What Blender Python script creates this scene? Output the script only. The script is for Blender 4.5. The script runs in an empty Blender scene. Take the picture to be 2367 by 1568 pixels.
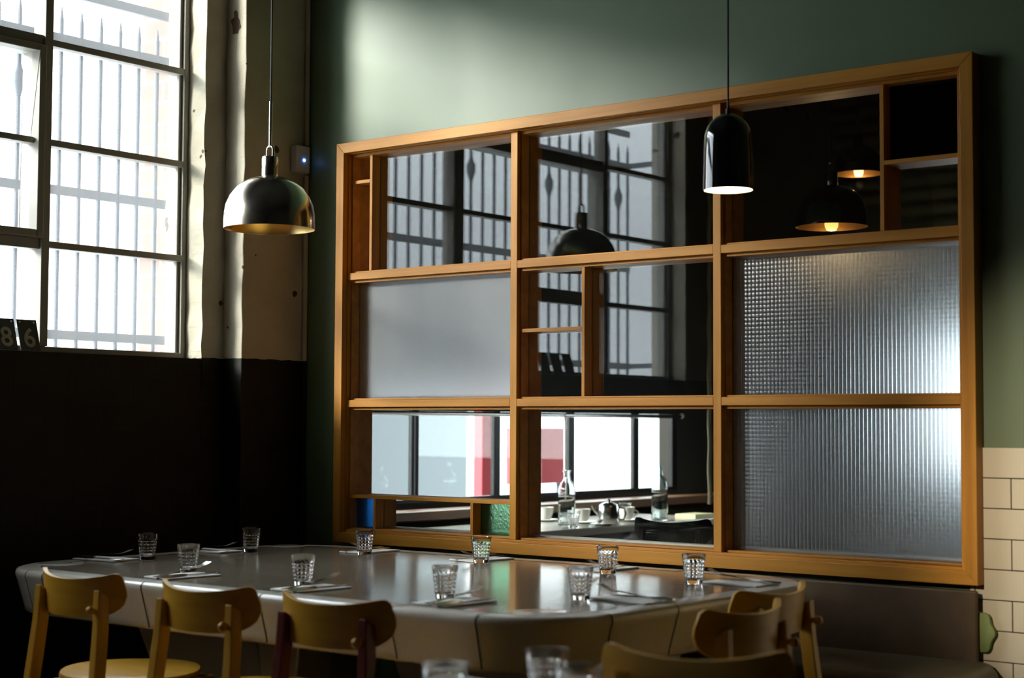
import bpy, bmesh, math, random
from mathutils import Vector, Matrix
random.seed(7)
S = bpy.context.scene
COL = S.collection
PI = math.pi

# ---------------------------------------------------------------- camera
cam = bpy.data.cameras.new('camera'); camo = bpy.data.objects.new('camera', cam); COL.objects.link(camo)
yaw, pitch, roll = 0.6718, 0.0536, 0.0047
fw = Vector((-math.sin(yaw)*math.cos(pitch), math.cos(yaw)*math.cos(pitch), math.sin(pitch)))
r0 = Vector((math.cos(yaw), math.sin(yaw), 0)); u0 = r0.cross(fw)
rr = math.cos(roll)*r0 + math.sin(roll)*u0; uu = -math.sin(roll)*r0 + math.cos(roll)*u0
camo.matrix_world = Matrix(((rr.x, uu.x, -fw.x, 4.3032), (rr.y, uu.y, -fw.y, -4.0794), (rr.z, uu.z, -fw.z, 1.1997), (0, 0, 0, 1)))
cam.sensor_width = 36; cam.lens = 3717.445*36/2367; cam.clip_start = 0.05
cam.dof.use_dof = True; cam.dof.focus_distance = 5.2; cam.dof.aperture_fstop = 3.4
S.camera = camo

# ---------------------------------------------------------------- world (bright overcast sky) and exposure
w = bpy.data.worlds.new('overcast_sky'); S.world = w; w.use_nodes = True
wn = w.node_tree.nodes; wl = w.node_tree.links
bg = wn['Background']; bg.inputs['Color'].default_value = (0.88, 0.95, 1.0, 1)
tc_ = wn.new('ShaderNodeTexCoord'); sp_ = wn.new('ShaderNodeSeparateXYZ'); mr_ = wn.new('ShaderNodeMapRange')
mr_.inputs['From Min'].default_value = .12; mr_.inputs['From Max'].default_value = .75; mr_.inputs['To Min'].default_value = 4.6; mr_.inputs['To Max'].default_value = 21.0
wl.new(tc_.outputs['Generated'], sp_.inputs[0]); wl.new(sp_.outputs['Z'], mr_.inputs['Value']); wl.new(mr_.outputs[0], bg.inputs['Strength'])
# hazy sun behind thin cloud, low over the street on the window side
sl = bpy.data.lights.new('hazy_sun', 'SUN'); sl.energy = 8.0; sl.angle = math.radians(14); sl.color = (1.0, .96, .88)
so_ = bpy.data.objects.new('hazy_sun', sl); COL.objects.link(so_); so_.location = (-6, -6, 6)
so_.rotation_euler = Vector((1, 1.32, -.52)).to_track_quat('-Z', 'Y').to_euler()
S.view_settings.view_transform = 'Standard'; S.view_settings.look = 'None'
S.view_settings.exposure = 0.0; S.view_settings.gamma = 1.0; S.view_settings.use_curve_mapping = False
try:
    S.cycles.use_denoising = True
    S.cycles.max_bounces = 14; S.cycles.transmission_bounces = 12; S.cycles.transparent_max_bounces = 16
    S.cycles.sample_clamp_indirect = 6.0
except Exception:
    pass

# ---------------------------------------------------------------- materials
def mat(name, base=(.5, .5, .5), rough=.5, metal=0.0, spec=.5, **kw):
    m = bpy.data.materials.new(name); m.use_nodes = True
    b = m.node_tree.nodes['Principled BSDF']
    b.inputs['Base Color'].default_value = (*base, 1); b.inputs['Roughness'].default_value = rough
    b.inputs['Metallic'].default_value = metal; b.inputs['Specular IOR Level'].default_value = spec
    if 'emit' in kw:
        b.inputs['Emission Color'].default_value = (*kw['emit'], 1); b.inputs['Emission Strength'].default_value = kw['strength']
    if 'trans' in kw: b.inputs['Transmission Weight'].default_value = kw['trans']
    if 'ior' in kw: b.inputs['IOR'].default_value = kw['ior']
    if 'coat' in kw: b.inputs['Coat Weight'].default_value = kw['coat']; b.inputs['Coat Roughness'].default_value = kw.get('coat_rough', .1)
    return m
class NT:
    def __init__(s, m): s.n = m.node_tree.nodes; s.l = m.node_tree.links; s.b = s.n.get('Principled BSDF'); s.out = s.n['Material Output']
    def add(s, t, **p):
        n = s.n.new(t)
        for k, v in p.items(): setattr(n, k, v)
        return n
    def link(s, a, b): s.l.new(a, b)
    def coords(s, scale=(1, 1, 1), kind='Object'):
        tc = s.add('ShaderNodeTexCoord'); mp = s.add('ShaderNodeMapping'); mp.inputs['Scale'].default_value = scale
        s.link(tc.outputs[kind], mp.inputs['Vector']); return mp.outputs['Vector']
    def noise(s, vec, scale, detail=4, rough=.55):
        n = s.add('ShaderNodeTexNoise'); n.inputs['Scale'].default_value = scale; n.inputs['Detail'].default_value = detail; n.inputs['Roughness'].default_value = rough
        s.link(vec, n.inputs['Vector']); return n.outputs['Fac']
    def ramp(s, fac, stops):
        r = s.add('ShaderNodeValToRGB'); e = r.color_ramp.elements
        e[0].position, e[0].color = stops[0][0], (*stops[0][1], 1); e[1].position, e[1].color = stops[-1][0], (*stops[-1][1], 1)
        for p, c in stops[1:-1]:
            x = e.new(p); x.color = (*c, 1)
        s.link(fac, r.inputs['Fac']); return r.outputs['Color']
    def bump(s, h, strength=.2, dist=.01):
        b = s.add('ShaderNodeBump'); b.inputs['Strength'].default_value = strength; b.inputs['Distance'].default_value = dist
        s.link(h, b.inputs['Height']); s.link(b.outputs['Normal'], s.b.inputs['Normal']); return b
    def math(s, op, a, b=None):
        n = s.add('ShaderNodeMath', operation=op)
        for i, v in enumerate((a, b)):
            if v is None: continue
            if isinstance(v, (int, float)): n.inputs[i].default_value = v
            else: s.link(v, n.inputs[i])
        return n.outputs[0]
    def mix(s, fac, a, b):
        n = s.add('ShaderNodeMix', data_type='RGBA')
        s.link(fac, n.inputs['Factor'])
        for sock, v in (('A', a), ('B', b)):
            i = [x for x in n.inputs if x.name == sock and x.type == 'RGBA'][0]
            if isinstance(v, tuple): i.default_value = (*v, 1)
            else: s.link(v, i)
        return [o for o in n.outputs if o.type == 'RGBA'][0]

def wood(name, c0, c1, axis, rough=.42, spec=.4, scale=1.0):
    m = mat(name, c1, rough, spec=spec); t = NT(m)
    sc = {'X': (1.5, 28, 28), 'Y': (28, 1.5, 28), 'Z': (28, 28, 1.5)}[axis]
    v = t.coords(tuple(scale*a for a in sc)); f = t.noise(v, 1.0, 6, .6)
    c = t.ramp(f, [(.3, c0), (.7, c1)]); t.link(c, t.b.inputs['Base Color'])
    t.bump(f, .08, .004); return m
M = {}
M['frame_h'] = wood('fir_wood_horizontal', (.39, .150, .012), (.585, .265, .032), 'X', .45, .25)
M['frame_v'] = wood('fir_wood_vertical', (.39, .150, .012), (.585, .265, .032), 'Z', .45, .25)
M['oak'] = wood('oak_veneer', (.53, .265, .018), (.67, .365, .034), 'X', .35, .5)
M['oak_post'] = wood('oak_solid', (.50, .25, .018), (.64, .35, .034), 'Z', .4, .45)
M['red_post'] = wood('red_stained_wood', (.10, .012, .010), (.17, .02, .014), 'Z', .4, .45)
M['dark_wood'] = wood('dark_brown_wood', (.035, .018, .009), (.06, .03, .014), 'X', .4)
M['ledge_wood'] = wood('ledge_wood', (.10, .045, .02), (.20, .09, .04), 'Y', .35)

def green_paint():
    m = mat('green_satin_paint', (.12, .17, .085), .46, spec=.55); t = NT(m)
    v = t.coords(); f = t.noise(v, 2.2, 3); c = t.ramp(f, [(.3, (.105, .155, .075)), (.7, (.13, .185, .095))]); t.link(c, t.b.inputs['Base Color'])
    t.bump(t.noise(v, 160, 2), .06, .002); return m
M['green'] = green_paint()
def two_tone():
    m = mat('two_tone_brick_paint', (.7, .66, .55), .55, spec=.3); t = NT(m)
    v = t.coords(); tc = t.add('ShaderNodeSeparateXYZ'); t.link(v, tc.inputs[0])
    edge = t.math('ADD', tc.outputs['Z'], t.math('MULTIPLY', t.math('SUBTRACT', t.noise(v, 25, 3), .5), .012))
    up = t.math('GREATER_THAN', edge, 1.428)
    n1 = t.noise(v, 3.2, 6); white = t.ramp(n1, [(.3, (.42, .36, .25)), (.6, (.58, .53, .40))])
    chips = t.math('GREATER_THAN', t.noise(v, 11, 2, .4), .70)
    white = t.mix(chips, white, (.09, .055, .03))
    dark = t.ramp(t.noise(v, 5, 4), [(.3, (.0045, .0036, .002)), (.8, (.009, .007, .004))])
    t.link(t.mix(up, dark, white), t.b.inputs['Base Color'])
    br = t.add('ShaderNodeTexBrick'); br.inputs['Scale'].default_value = 1.0
    br.inputs['Brick Width'].default_value = .23; br.inputs['Row Height'].default_value = .085; br.inputs['Mortar Size'].default_value = .006
    mp = t.add('ShaderNodeCombineXYZ'); t.link(t.math('ADD', tc.outputs['Y'], tc.outputs['X']), mp.inputs[0]); t.link(tc.outputs['Z'], mp.inputs[1]); t.link(mp.outputs[0], br.inputs['Vector'])
    h = t.math('ADD', t.math('MULTIPLY', br.outputs['Fac'], -.35), t.noise(v, 14, 6)); t.bump(h, .45, .012); return m
M['two_tone'] = two_tone()
M['ceiling'] = mat('dark_ceiling_paint', (.03, .027, .02), .9)
M['room_dark'] = mat('dark_room_paint', (.06, .05, .035), .8)
M['floor'] = mat('dark_timber_floor', (.03, .02, .012), .6)
M['annex_dark'] = mat('annex_dark_paint', (.022, .018, .012), .8)
M['tile'] = mat('cream_glazed_tile', (.66, .60, .46), .22, spec=.45)
M['grout'] = mat('dark_grout', (.05, .035, .03), .9)
M['black_metal'] = mat('black_metal', (.012, .012, .013), .35, .6)
M['black_cord'] = mat('black_cord', (.008, .008, .008), .6)
M['gloss_black'] = mat('glossy_black_enamel', (.006, .007, .009), .06, spec=.6, coat=1.0, coat_rough=.03)
M['steel_paint'] = mat('grey_steel_window_paint', (.30, .28, .23), .5)
M['bar_paint'] = mat('blue_grey_bar_paint', (.05, .07, .10), .6)
def brushed(name, c, rough, aniso=.6):
    m = mat(name, c, rough, 1.0); t = NT(m); t.b.inputs['Anisotropic'].default_value = aniso
    v = t.coords((1, 1, 30)); t.bump(t.noise(v, 60, 2), .02, .001); return m
M['nickel'] = brushed('brushed_nickel', (.62, .58, .52), .17, .35)
M['brass'] = brushed('brass_lining', (.72, .50, .19), .28, .2)
M['dark_brass'] = mat('dark_brass_lining', (.20, .10, .03), .45, 1.0)
M['steel'] = mat('polished_cutlery_steel', (.62, .62, .62), .18, 1.0)
M['linen'] = mat('white_paper_napkin', (.90, .88, .82), .8)
M['porcelain'] = mat('white_porcelain', (.80, .78, .72), .2)
M['white_plastic'] = mat('white_plastic', (.62, .58, .50), .4)
M['led'] = mat('blue_led', (.1, .2, 1), .4, emit=(.10, .28, 1.0), strength=14)
M['led_core'] = mat('blue_led_core', (.5, .7, 1), .4, emit=(.55, .75, 1.0), strength=30)
M['lamp_white'] = mat('lamp_diffuser', (1, .93, .8), .5, emit=(1.0, .74, .45), strength=9)
M['bulb_warm'] = mat('warm_bulb', (1, .8, .4), .4, emit=(1.0, .60, .14), strength=1.6)
M['bulb_pale'] = mat('pale_warm_bulb', (1, .9, .6), .4, emit=(1.0, .78, .36), strength=2.2)
M['bulb_pend'] = mat('pendant_bulb', (1, .85, .6), .4, emit=(1.0, .72, .36), strength=1.2)
M['number_black'] = mat('black_enamel_plate', (.012, .012, .012), .35)
M['number_cream'] = mat('cream_numeral_paint', (.42, .38, .27), .5)
M['red_paint'] = mat('red_paint', (.42, .022, .035), .5)
M['pale_render'] = mat('pale_rendered_wall', (.115, .13, .14), .8)
M['paper_yellow'] = mat('pale_yellow_paper', (.85, .80, .45), .7)
M['blind'] = mat('dark_blind_fabric', (.010, .011, .010), .9)
M['shutter'] = mat('shutter_metal', (.16, .145, .085), .38, .55)
M['ground'] = mat('pale_concrete_ground', (.42, .43, .43), .9)
M['dark_leather'] = mat('dark_leather', (.012, .012, .010), .4)
M['green_cushion'] = None
def leather(name, c0, c1, rough):
    m = mat(name, c0, rough, spec=.4); t = NT(m); v = t.coords()
    f = t.noise(v, 4.5, 5); t.link(t.ramp(f, [(.32, c0), (.72, c1)]), t.b.inputs['Base Color'])
    t.bump(t.noise(v, 90, 3), .12, .002); return m
M['bench_back'] = leather('brown_bench_leather', (.055, .030, .010), (.125, .070, .026), .55)
M['bench_seat'] = leather('olive_bench_leather', (.075, .06, .028), (.12, .095, .045), .5)
M['green_cushion'] = leather('green_patterned_fabric', (.10, .17, .03), (.34, .40, .16), .8)
def brickmat():
    m = mat('red_brick', (.45, .22, .16), .85); t = NT(m); v = t.coords()
    sp = t.add('ShaderNodeSeparateXYZ'); t.link(v, sp.inputs[0]); cb = t.add('ShaderNodeCombineXYZ')
    t.link(sp.outputs['X'], cb.inputs[0]); t.link(sp.outputs['Z'], cb.inputs[1])
    br = t.add('ShaderNodeTexBrick'); br.inputs['Scale'].default_value = 1; br.inputs['Brick Width'].default_value = .23; br.inputs['Row Height'].default_value = .085
    br.inputs['Mortar Size'].default_value = .006; br.inputs['Color1'].default_value = (.26, .085, .06, 1); br.inputs['Color2'].default_value = (.20, .07, .05, 1); br.inputs['Mortar'].default_value = (.34, .31, .27, 1)
    t.link(cb.outputs[0], br.inputs['Vector']); t.link(br.outputs['Color'], t.b.inputs['Base Color']); return m
M['brick'] = brickmat()
def table_stone():
    m = mat('polished_grey_brown_stone', (.12, .10, .08), .15, spec=.8); t = NT(m); v = t.coords((1.2, 9, 9))
    f = t.noise(v, 3, 7, .65); t.link(t.ramp(f, [(.3, (.15, .12, .08)), (.55, (.28, .23, .165)), (.75, (.40, .34, .26))]), t.b.inputs['Base Color'])
    v2 = t.coords((5, 70, 1)); t.bump(t.noise(v2, 1.0, 3), .35, .0035)
    t.b.inputs['Coat Weight'].default_value = .5; t.b.inputs['Coat Roughness'].default_value = .12
    return m
M['stone'] = table_stone()
def ceramic(name, c, rough):
    m = mat(name, c, rough, spec=.5); t = NT(m); v = t.coords()
    f = t.noise(v, 220, 2); t.link(t.ramp(f, [(.3, tuple(.88*a for a in c)), (.7, c)]), t.b.inputs['Base Color']); return m
M['rim'] = ceramic('ivory_glazed_rim', (.60, .56, .48), .17)
M['disc'] = ceramic('pale_inlaid_disc', (.56, .53, .46), .14)

def thin_glass(name, tint=(1, 1, 1), f0=.05, rough=0.0, haze=0.0, textured=None):
    """flat pane: straight-through view plus angle-dependent mirror reflection; haze = obscured share"""
    m = bpy.data.materials.new(name); m.use_nodes = True; t = NT(m); t.n.remove(t.b); t.b = None
    geo = t.add('ShaderNodeNewGeometry'); dot = t.add('ShaderNodeVectorMath', operation='DOT_PRODUCT')
    t.link(geo.outputs['Incoming'], dot.inputs[0]); t.link(geo.outputs['Normal'], dot.inputs[1])
    c = t.math('ABSOLUTE', dot.outputs['Value']); f = t.math('ADD', t.math('MULTIPLY', t.math('POWER', t.math('SUBTRACT', 1.0, c), 5.0), 1-f0), f0)
    tr = t.add('ShaderNodeBsdfTransparent'); tr.inputs['Color'].default_value = (*tint, 1)
    gl = t.add('ShaderNodeBsdfGlossy'); gl.inputs['Roughness'].default_value = rough
    body = tr.outputs[0]
    if haze:
        tl = t.add('ShaderNodeBsdfTranslucent'); tl.inputs['Color'].default_value = (*tint, 1)
        mh = t.add('ShaderNodeMixShader'); mh.inputs[0].default_value = haze
        t.link(body, mh.inputs[1]); t.link(tl.outputs[0], mh.inputs[2]); body = mh.outputs[0]
    if textured:
        v = t.coords(); bp = t.add('ShaderNodeBump'); bp.inputs['Strength'].default_value = .35; bp.inputs['Distance'].default_value = .004
        t.link(t.noise(v, textured, 2), bp.inputs['Height']); t.link(bp.outputs['Normal'], gl.inputs['Normal'])
    mx = t.add('ShaderNodeMixShader'); t.link(f, mx.inputs[0]); t.link(body, mx.inputs[1]); t.link(gl.outputs[0], mx.inputs[2])
    t.link(mx.outputs[0], t.out.inputs['Surface']); return m
M['clear'] = thin_glass('clear_pane', (.96, .98, .97), .066)
M['obscured'] = thin_glass('obscured_window_glass', (.97, .99, 1), .05, .08, haze=.04)
M['dark_blue_glass'] = thin_glass('dark_blue_pane', (.03, .06, .10), .045)
def textured_glass(name, tint, rough, grid=None, noise=None, strength=.3, f_tint=None):
    m = mat(name, tint, rough, trans=1.0, ior=1.45, spec=.09 if grid else .5); t = NT(m); v = t.coords()
    if grid:
        sp = t.add('ShaderNodeSeparateXYZ'); t.link(v, sp.inputs[0])
        hx = t.math('ABSOLUTE', t.math('SINE', t.math('MULTIPLY', sp.outputs['X'], PI/grid)))
        hz = t.math('ABSOLUTE', t.math('SINE', t.math('MULTIPLY', sp.outputs['Z'], PI/grid)))
        h = t.math('ADD', hx, hz); t.bump(h, strength, grid*.35)
    else:
        t.bump(t.noise(v, noise, 3), strength, .004)
    return m
M['grid_glass'] = textured_glass('cross_reeded_glass', (.90, .96, 1), .24, grid=.0125, strength=.16)
M['frosted'] = textured_glass('fine_obscured_glass', (.84, .95, 1), .30, noise=620, strength=.16)
M['green_glass'] = textured_glass('green_textured_glass', (.30, .80, .48), .16, noise=130, strength=.5)
M['blue_glass'] = textured_glass('blue_pane', (.03, .30, 1.0), .35, noise=130, strength=.1)
M['carafe_glass'] = mat('carafe_glass', (.80, .86, .86), 0.0, trans=1.0, ior=1.5)
M['glass'] = mat('tumbler_glass', (1, 1, 1), 0.0, trans=1.0, ior=1.5)

# ---------------------------------------------------------------- mesh helpers
class MB:
    def __init__(s): s.v = []; s.f = []; s.smooth = []
    def add(s, vs, fs, smooth=False):
        o = len(s.v); s.v += [tuple(p) for p in vs]
        for f in fs: s.f.append(tuple(o+i for i in f)); s.smooth.append(smooth)
        return s
    def box(s, x0, x1, y0, y1, z0, z1):
        vs = [(x, y, z) for z in (z0, z1) for y in (y0, y1) for x in (x0, x1)]
        return s.add(vs, [(0, 2, 3, 1), (4, 5, 7, 6), (0, 1, 5, 4), (2, 6, 7, 3), (0, 4, 6, 2), (1, 3, 7, 5)])
    def hexa(s, bot, top):
        n = len(bot); vs = list(bot)+list(top)
        return s.add(vs, [tuple(range(n))[::-1], tuple(range(n, 2*n))]+[(i, (i+1) % n, n+(i+1) % n, n+i) for i in range(n)])
    def tube(s, pts, rad, n=12, cap=True):
        pts = [Vector(p) for p in pts]; rads = rad if isinstance(rad, (list, tuple)) else [rad]*len(pts)
        rings = []; ref = None
        for i, p in enumerate(pts):
            d = (pts[min(i+1, len(pts)-1)]-pts[max(i-1, 0)]).normalized()
            if ref is None: ref = Vector((0, 0, 1)) if abs(d.z) < .9 else Vector((1, 0, 0))
            a = d.cross(ref).normalized(); b = a.cross(d).normalized(); ref = b
            rings.append([p+rads[i]*(math.cos(2*PI*k/n)*a+math.sin(2*PI*k/n)*b) for k in range(n)])
        vs = [q for r in rings for q in r]
        fs = [(i*n+k, i*n+(k+1) % n, (i+1)*n+(k+1) % n, (i+1)*n+k) for i in range(len(pts)-1) for k in range(n)]
        s.add(vs, fs, True)
        if cap: s.add(rings[0], [tuple(range(n))[::-1]]); s.add(rings[-1], [tuple(range(n))])
        return s
    def lathe(s, prof, n=48, center=(0, 0, 0), closed=False, mod=None, cap=True):
        cx, cy, cz = center; vs = []; m = len(prof)
        for i, (r, z) in enumerate(prof):
            for k in range(n):
                a = 2*PI*k/n; q = r*(mod(i, a) if mod else 1)
                vs.append((cx+q*math.cos(a), cy+q*math.sin(a), cz+z))
        fs = [(i*n+k, i*n+(k+1) % n, (i+1)*n+(k+1) % n, (i+1)*n+k) for i in range(m-1) for k in range(n)]
        if closed: fs += [((m-1)*n+k, (m-1)*n+(k+1) % n, (k+1) % n, k) for k in range(n)]
        elif cap:
            if prof[0][0] > 0: fs.append(tuple(range(n))[::-1])
            if prof[-1][0] > 0: fs.append(tuple((m-1)*n+k for k in range(n)))
        return s.add(vs, fs, True)
    def sphere(s, c, r, n=16, sq=(1, 1, 1)):
        prof = [(max(1e-5, r*math.sin(PI*i/(n//2))), -r*math.cos(PI*i/(n//2))) for i in range(n//2+1)]
        b = len(s.v); s.lathe(prof, n)
        for i in range(b, len(s.v)):
            x, y, z = s.v[i]; s.v[i] = (c[0]+x*sq[0], c[1]+y*sq[1], c[2]+z*sq[2])
        return s
    def build(s, name, m, parent=None, bevel=0, seg=2):
        me = bpy.data.meshes.new(name); me.from_pydata(s.v, [], s.f); me.update()
        bm = bmesh.new(); bm.from_mesh(me); bmesh.ops.remove_doubles(bm, verts=bm.verts, dist=1e-6)
        bmesh.ops.recalc_face_normals(bm, faces=bm.faces); bm.to_mesh(me); bm.free()
        if any(s.smooth):
            sm = all(s.smooth)
            for p in me.polygons: p.use_smooth = True
            if not sm or True:
                try: me.set_sharp_from_angle(angle=math.radians(40))
                except Exception: pass
        me.materials.append(m)
        o = bpy.data.objects.new(name, me); COL.objects.link(o)
        if parent: o.parent = parent
        if bevel:
            b = o.modifiers.new('bevel', 'BEVEL'); b.width = bevel; b.segments = seg; b.limit_method = 'ANGLE'
        return o
def empty(name, loc=(0, 0, 0), rz=0.0):
    o = bpy.data.objects.new(name, None); o.empty_display_size = .05; COL.objects.link(o); o.location = loc; o.rotation_euler = (0, 0, rz); return o
def tag(o, label, cat, group=None, kind=None):
    o['label'] = label; o['category'] = cat
    if group: o['group'] = group
    if kind: o['kind'] = kind
    return o
def struct(o, label=None, cat=None):
    o['kind'] = 'structure'
    if label: o['label'] = label; o['category'] = cat
    return o
def copy_tree(o, parent=None):
    c = o.copy(); COL.objects.link(c)
    if parent: c.parent = parent
    for ch in list(o.children): copy_tree(ch, c)
    return c

def rough_box(mb, x0, x1, y0, y1, z0, z1, step, jit):
    """box with subdivided faces whose vertices wander a little, for hand-laid painted brick"""
    def axis(a, b): n = max(1, int(round((b-a)/step))); return [a+(b-a)*i/n for i in range(n+1)]
    X, Y, Z = axis(x0, x1), axis(y0, y1), axis(z0, z1); idx = {}; vs = []; fs = []
    def P(i, j, k):
        key = (i, j, k)
        if key not in idx:
            idx[key] = len(vs)
            e = lambda: random.uniform(-jit, jit)
            vs.append((X[i]+e(), Y[j]+e(), Z[k]))
        return idx[key]
    nx, ny, nz = len(X)-1, len(Y)-1, len(Z)-1
    for i in range(nx):
        for j in range(ny):
            fs.append((P(i, j, 0), P(i, j+1, 0), P(i+1, j+1, 0), P(i+1, j, 0))); fs.append((P(i, j, nz), P(i+1, j, nz), P(i+1, j+1, nz), P(i, j+1, nz)))
    for i in range(nx):
        for k in range(nz):
            fs.append((P(i, 0, k), P(i+1, 0, k), P(i+1, 0, k+1), P(i, 0, k+1))); fs.append((P(i, ny, k), P(i, ny, k+1), P(i+1, ny, k+1), P(i+1, ny, k)))
    for j in range(ny):
        for k in range(nz):
            fs.append((P(0, j, k), P(0, j, k+1), P(0, j+1, k+1), P(0, j+1, k))); fs.append((P(nx, j, k), P(nx, j+1, k), P(nx, j+1, k+1), P(nx, j, k+1)))
    mb.add(vs, fs)

# ---------------------------------------------------------------- room shell
CZ = 3.5; FZ = 0.28          # the scene is laid out in units of 1.45 m and brought to metres, floor at zero, at the end
WY0, WY1, WZ0, WZ1 = -2.66, -.395, 1.428, 2.95      # window opening
struct(MB().box(-.2, 6.2, -7.2, 4.7, -.1, FZ).build('floor', M['floor']))
struct(MB().box(-.9, 6.2, -7.2, 4.7, CZ, CZ+.1).build('ceiling', M['ceiling']))
mb = MB()
rough_box(mb, -.2, 0, WY1, 0.0, 0, CZ, .07, .0035)
mb.box(-.2, 0, -7.2, WY0, 0, CZ); mb.box(-.2, 0, WY0, WY1, 0, WZ0-.004); mb.box(-.2, 0, WY0, WY1, WZ1, CZ)
struct(mb.build('wall_left', M['two_tone']))
mb = MB(); rough_box(mb, 0.001, .1, -.3, -.002, FZ, CZ, .07, .003)
struct(mb.build('trim_1', M['two_tone'], bevel=.004), 'white painted brick pier in the corner, black below sill height', 'pier')
# green wall with the opening for the glazed screen
OX0, OX1, OZ0, OZ1 = .330, 2.612, .822, 2.158
mb = MB().box(-.2, OX0, 0, .1, 0, CZ).box(OX1, 6.2, 0, .1, 0, CZ).box(OX0, OX1, 0, .1, 0, OZ0).box(OX0, OX1, 0, .1, OZ1, CZ)
struct(mb.build('wall_back', M['green']))
struct(MB().box(6.0, 6.2, -7.2, 4.7, 0, CZ).build('wall_right', M['room_dark']))
struct(MB().box(-.2, 6.2, -7.2, -7.0, 0, CZ).build('wall_front', M['room_dark']))
# subway tile dado to the right of the screen
tl = empty('trim_2'); struct(tl, 'cream subway tile dado right of the glazed screen', 'tiling')
MB().box(2.604, 5.0, -.0055, 0, FZ, 1.147).build('grout', M['grout'], tl)
mb = MB(); H, WT, G = .079, .2, .0026
for k in range(14):
    z1 = 1.147-k*H; off = 2.717 + (WT/2 if k % 2 == 0 else 0)
    x = off-WT*2
    while x < 5.0:
        a, b = max(x+G/2, 2.604), min(x+WT-G/2, 5.0)
        if b-a > .004: mb.box(a, b, -.0085, -.0055, z1-H+G/2 if k < 13 else FZ, z1-(0 if k == 0 else G/2))
        x += WT
mb.build('tile', M['tile'], tl, bevel=.0012)

# ---------------------------------------------------------------- steel window in the left wall
win = empty('window_1', (-.11, -1.5, WZ0)); struct(win, 'bright industrial steel window with obscured panes at the left', 'window')
def wbox(name, m, y0, y1, z0, z1, x0=-.13, x1=-.09, bevel=.002):
    o = MB().box(x0+.11, x1+.11, y0+1.5, y1+1.5, z0-WZ0, z1-WZ0).build(name, m, win, bevel); return o
SP = M['steel_paint']
mb = MB()
for a in ((-.15, -.085, WY1-.022, WY1-.001, WZ0, WZ1), (-.15, -.085, WY0+.001, WY0+.022, WZ0, WZ1), (-.15, -.085, WY0+.022, WY1-.022, WZ0, WZ0+.018), (-.15, -.085, WY0+.022, WY1-.022, WZ1-.02, WZ1)):
    mb.box(a[0]+.11, a[1]+.11, a[2]+1.5, a[3]+1.5, a[4]-WZ0, a[5]-WZ0)
mb.build('outer_frame', SP, win, .003)
mb = MB()
mb.box(-.005, .012, WY1-.034+1.5, WY1-.022+1.5, .018, WZ1-WZ0-.02).box(-.005, .012, WY0+.022+1.5, WY0+.034+1.5, .018, WZ1-WZ0-.02)
mb.build('inner_bead', SP, win, .002)
VY = [-.985, -1.535, -2.085]; HZ = [1.776, 2.108, 2.435]
for y, wd in zip(VY, (.015, .011, .015)):
    if y == -1.535:
        wbox('glazing_bar', SP, y-wd, y+wd, WZ0+.018, HZ[0]-.02); wbox('glazing_bar', SP, y-wd, y+wd, HZ[2]+.015, WZ1-.02)
    else: wbox('mullion', SP, y-wd, y+wd, WZ0+.018, WZ1-.02, -.14, -.075)
ye = [WY1-.022, VY[0], VY[1], VY[2], WY0+.022]
for c in range(4):
    a, b = ye[c+1]+(.015 if c < 3 else 0), ye[c]-(.015 if c else 0)
    for k, z in enumerate(HZ):
        inside = c in (1, 2) and k == 1
        if inside: continue
        t = .011 if c in (0, 3) else .018
        wbox('glazing_bar', SP, a, b, z-t, z+t, -.13, -.085)
# opening casement in the middle two columns
ca = empty('casement'); ca.parent = win
cy0, cy1, cz0, cz1 = VY[2]+.015, VY[0]-.015, HZ[0]+.018, HZ[2]-.018
mb = MB()
for a in ((cy0, cy0+.026, cz0, cz1), (cy1-.026, cy1, cz0, cz1), (cy0+.026, cy1-.026, cz0, cz0+.024), (cy0+.026, cy1-.026, cz1-.022, cz1)):
    mb.box(-.05, .045, a[0]+1.5, a[1]+1.5, a[2]-WZ0, a[3]-WZ0)
mb.build('casement_sash', SP, ca, .003)
mb = MB().box(-.02, .02, cy0+.026+1.5, cy1-.026+1.5, HZ[1]-.010-WZ0, HZ[1]+.010-WZ0); mb.build('glazing_bar', SP, ca, .002)
mb = MB().box(-.018, .018, -1.535-.010+1.5, -1.535+.010+1.5, cz0+.024-WZ0, cz1-.022-WZ0); mb.build('glazing_bar', SP, ca, .002)
ze = [WZ0+.018]+HZ+[WZ1-.02]
for c in range(4):
    for k in range(4):
        a, b = ye[c+1], ye[c]
        p = MB().box(-.003, .001, a+1.5+.004, b+1.5-.004, ze[k]-WZ0+.003, ze[k+1]-WZ0-.003).build('pane', M['obscured'], win)

# security bars outside the window
gr = tag(empty('security_grille', (-.4, -1.5, 1.3)), 'blurred steel security bars outside the left window panes', 'window bars')
n = 0; y = -.285
while y > -2.75:
    mb = MB(); mb.tube([(0, y+1.5, .08), (0, y+1.5, 1.31)], .0075, 8)
    if n % 7 == 0 and n:
        mb.lathe([(.0075, -.05), (.012, -.03), (.021, 0), (.021, .03), (.012, .05), (.0075, .07)], 10, (0, y+1.5, 1.06))
    mb.tube([(0, y+1.5, 1.31), (0, y+1.5, 1.36)], [.0075, .001], 8)
    mb.build('bar', M['bar_paint'], gr); y -= .0845; n += 1
for z in (2.715, 2.545, 2.01, 1.506):
    MB().box(-.006, .006, -1.25, 1.39, z-.016-1.3, z+.016-1.3).build('rail', M['bar_paint'], gr)
for yy in (1.375, -1.23):
    for z in (2.545, 1.506): MB().box(-.012, .2, yy-.012, yy+.012, z-.012-1.3, z+.012-1.3).build('bracket', M['bar_paint'], gr)
# ground outside
struct(MB().box(-14, -.2, -14, 14, -.6, -.45).build('ground_outside', M['ground']))

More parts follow.
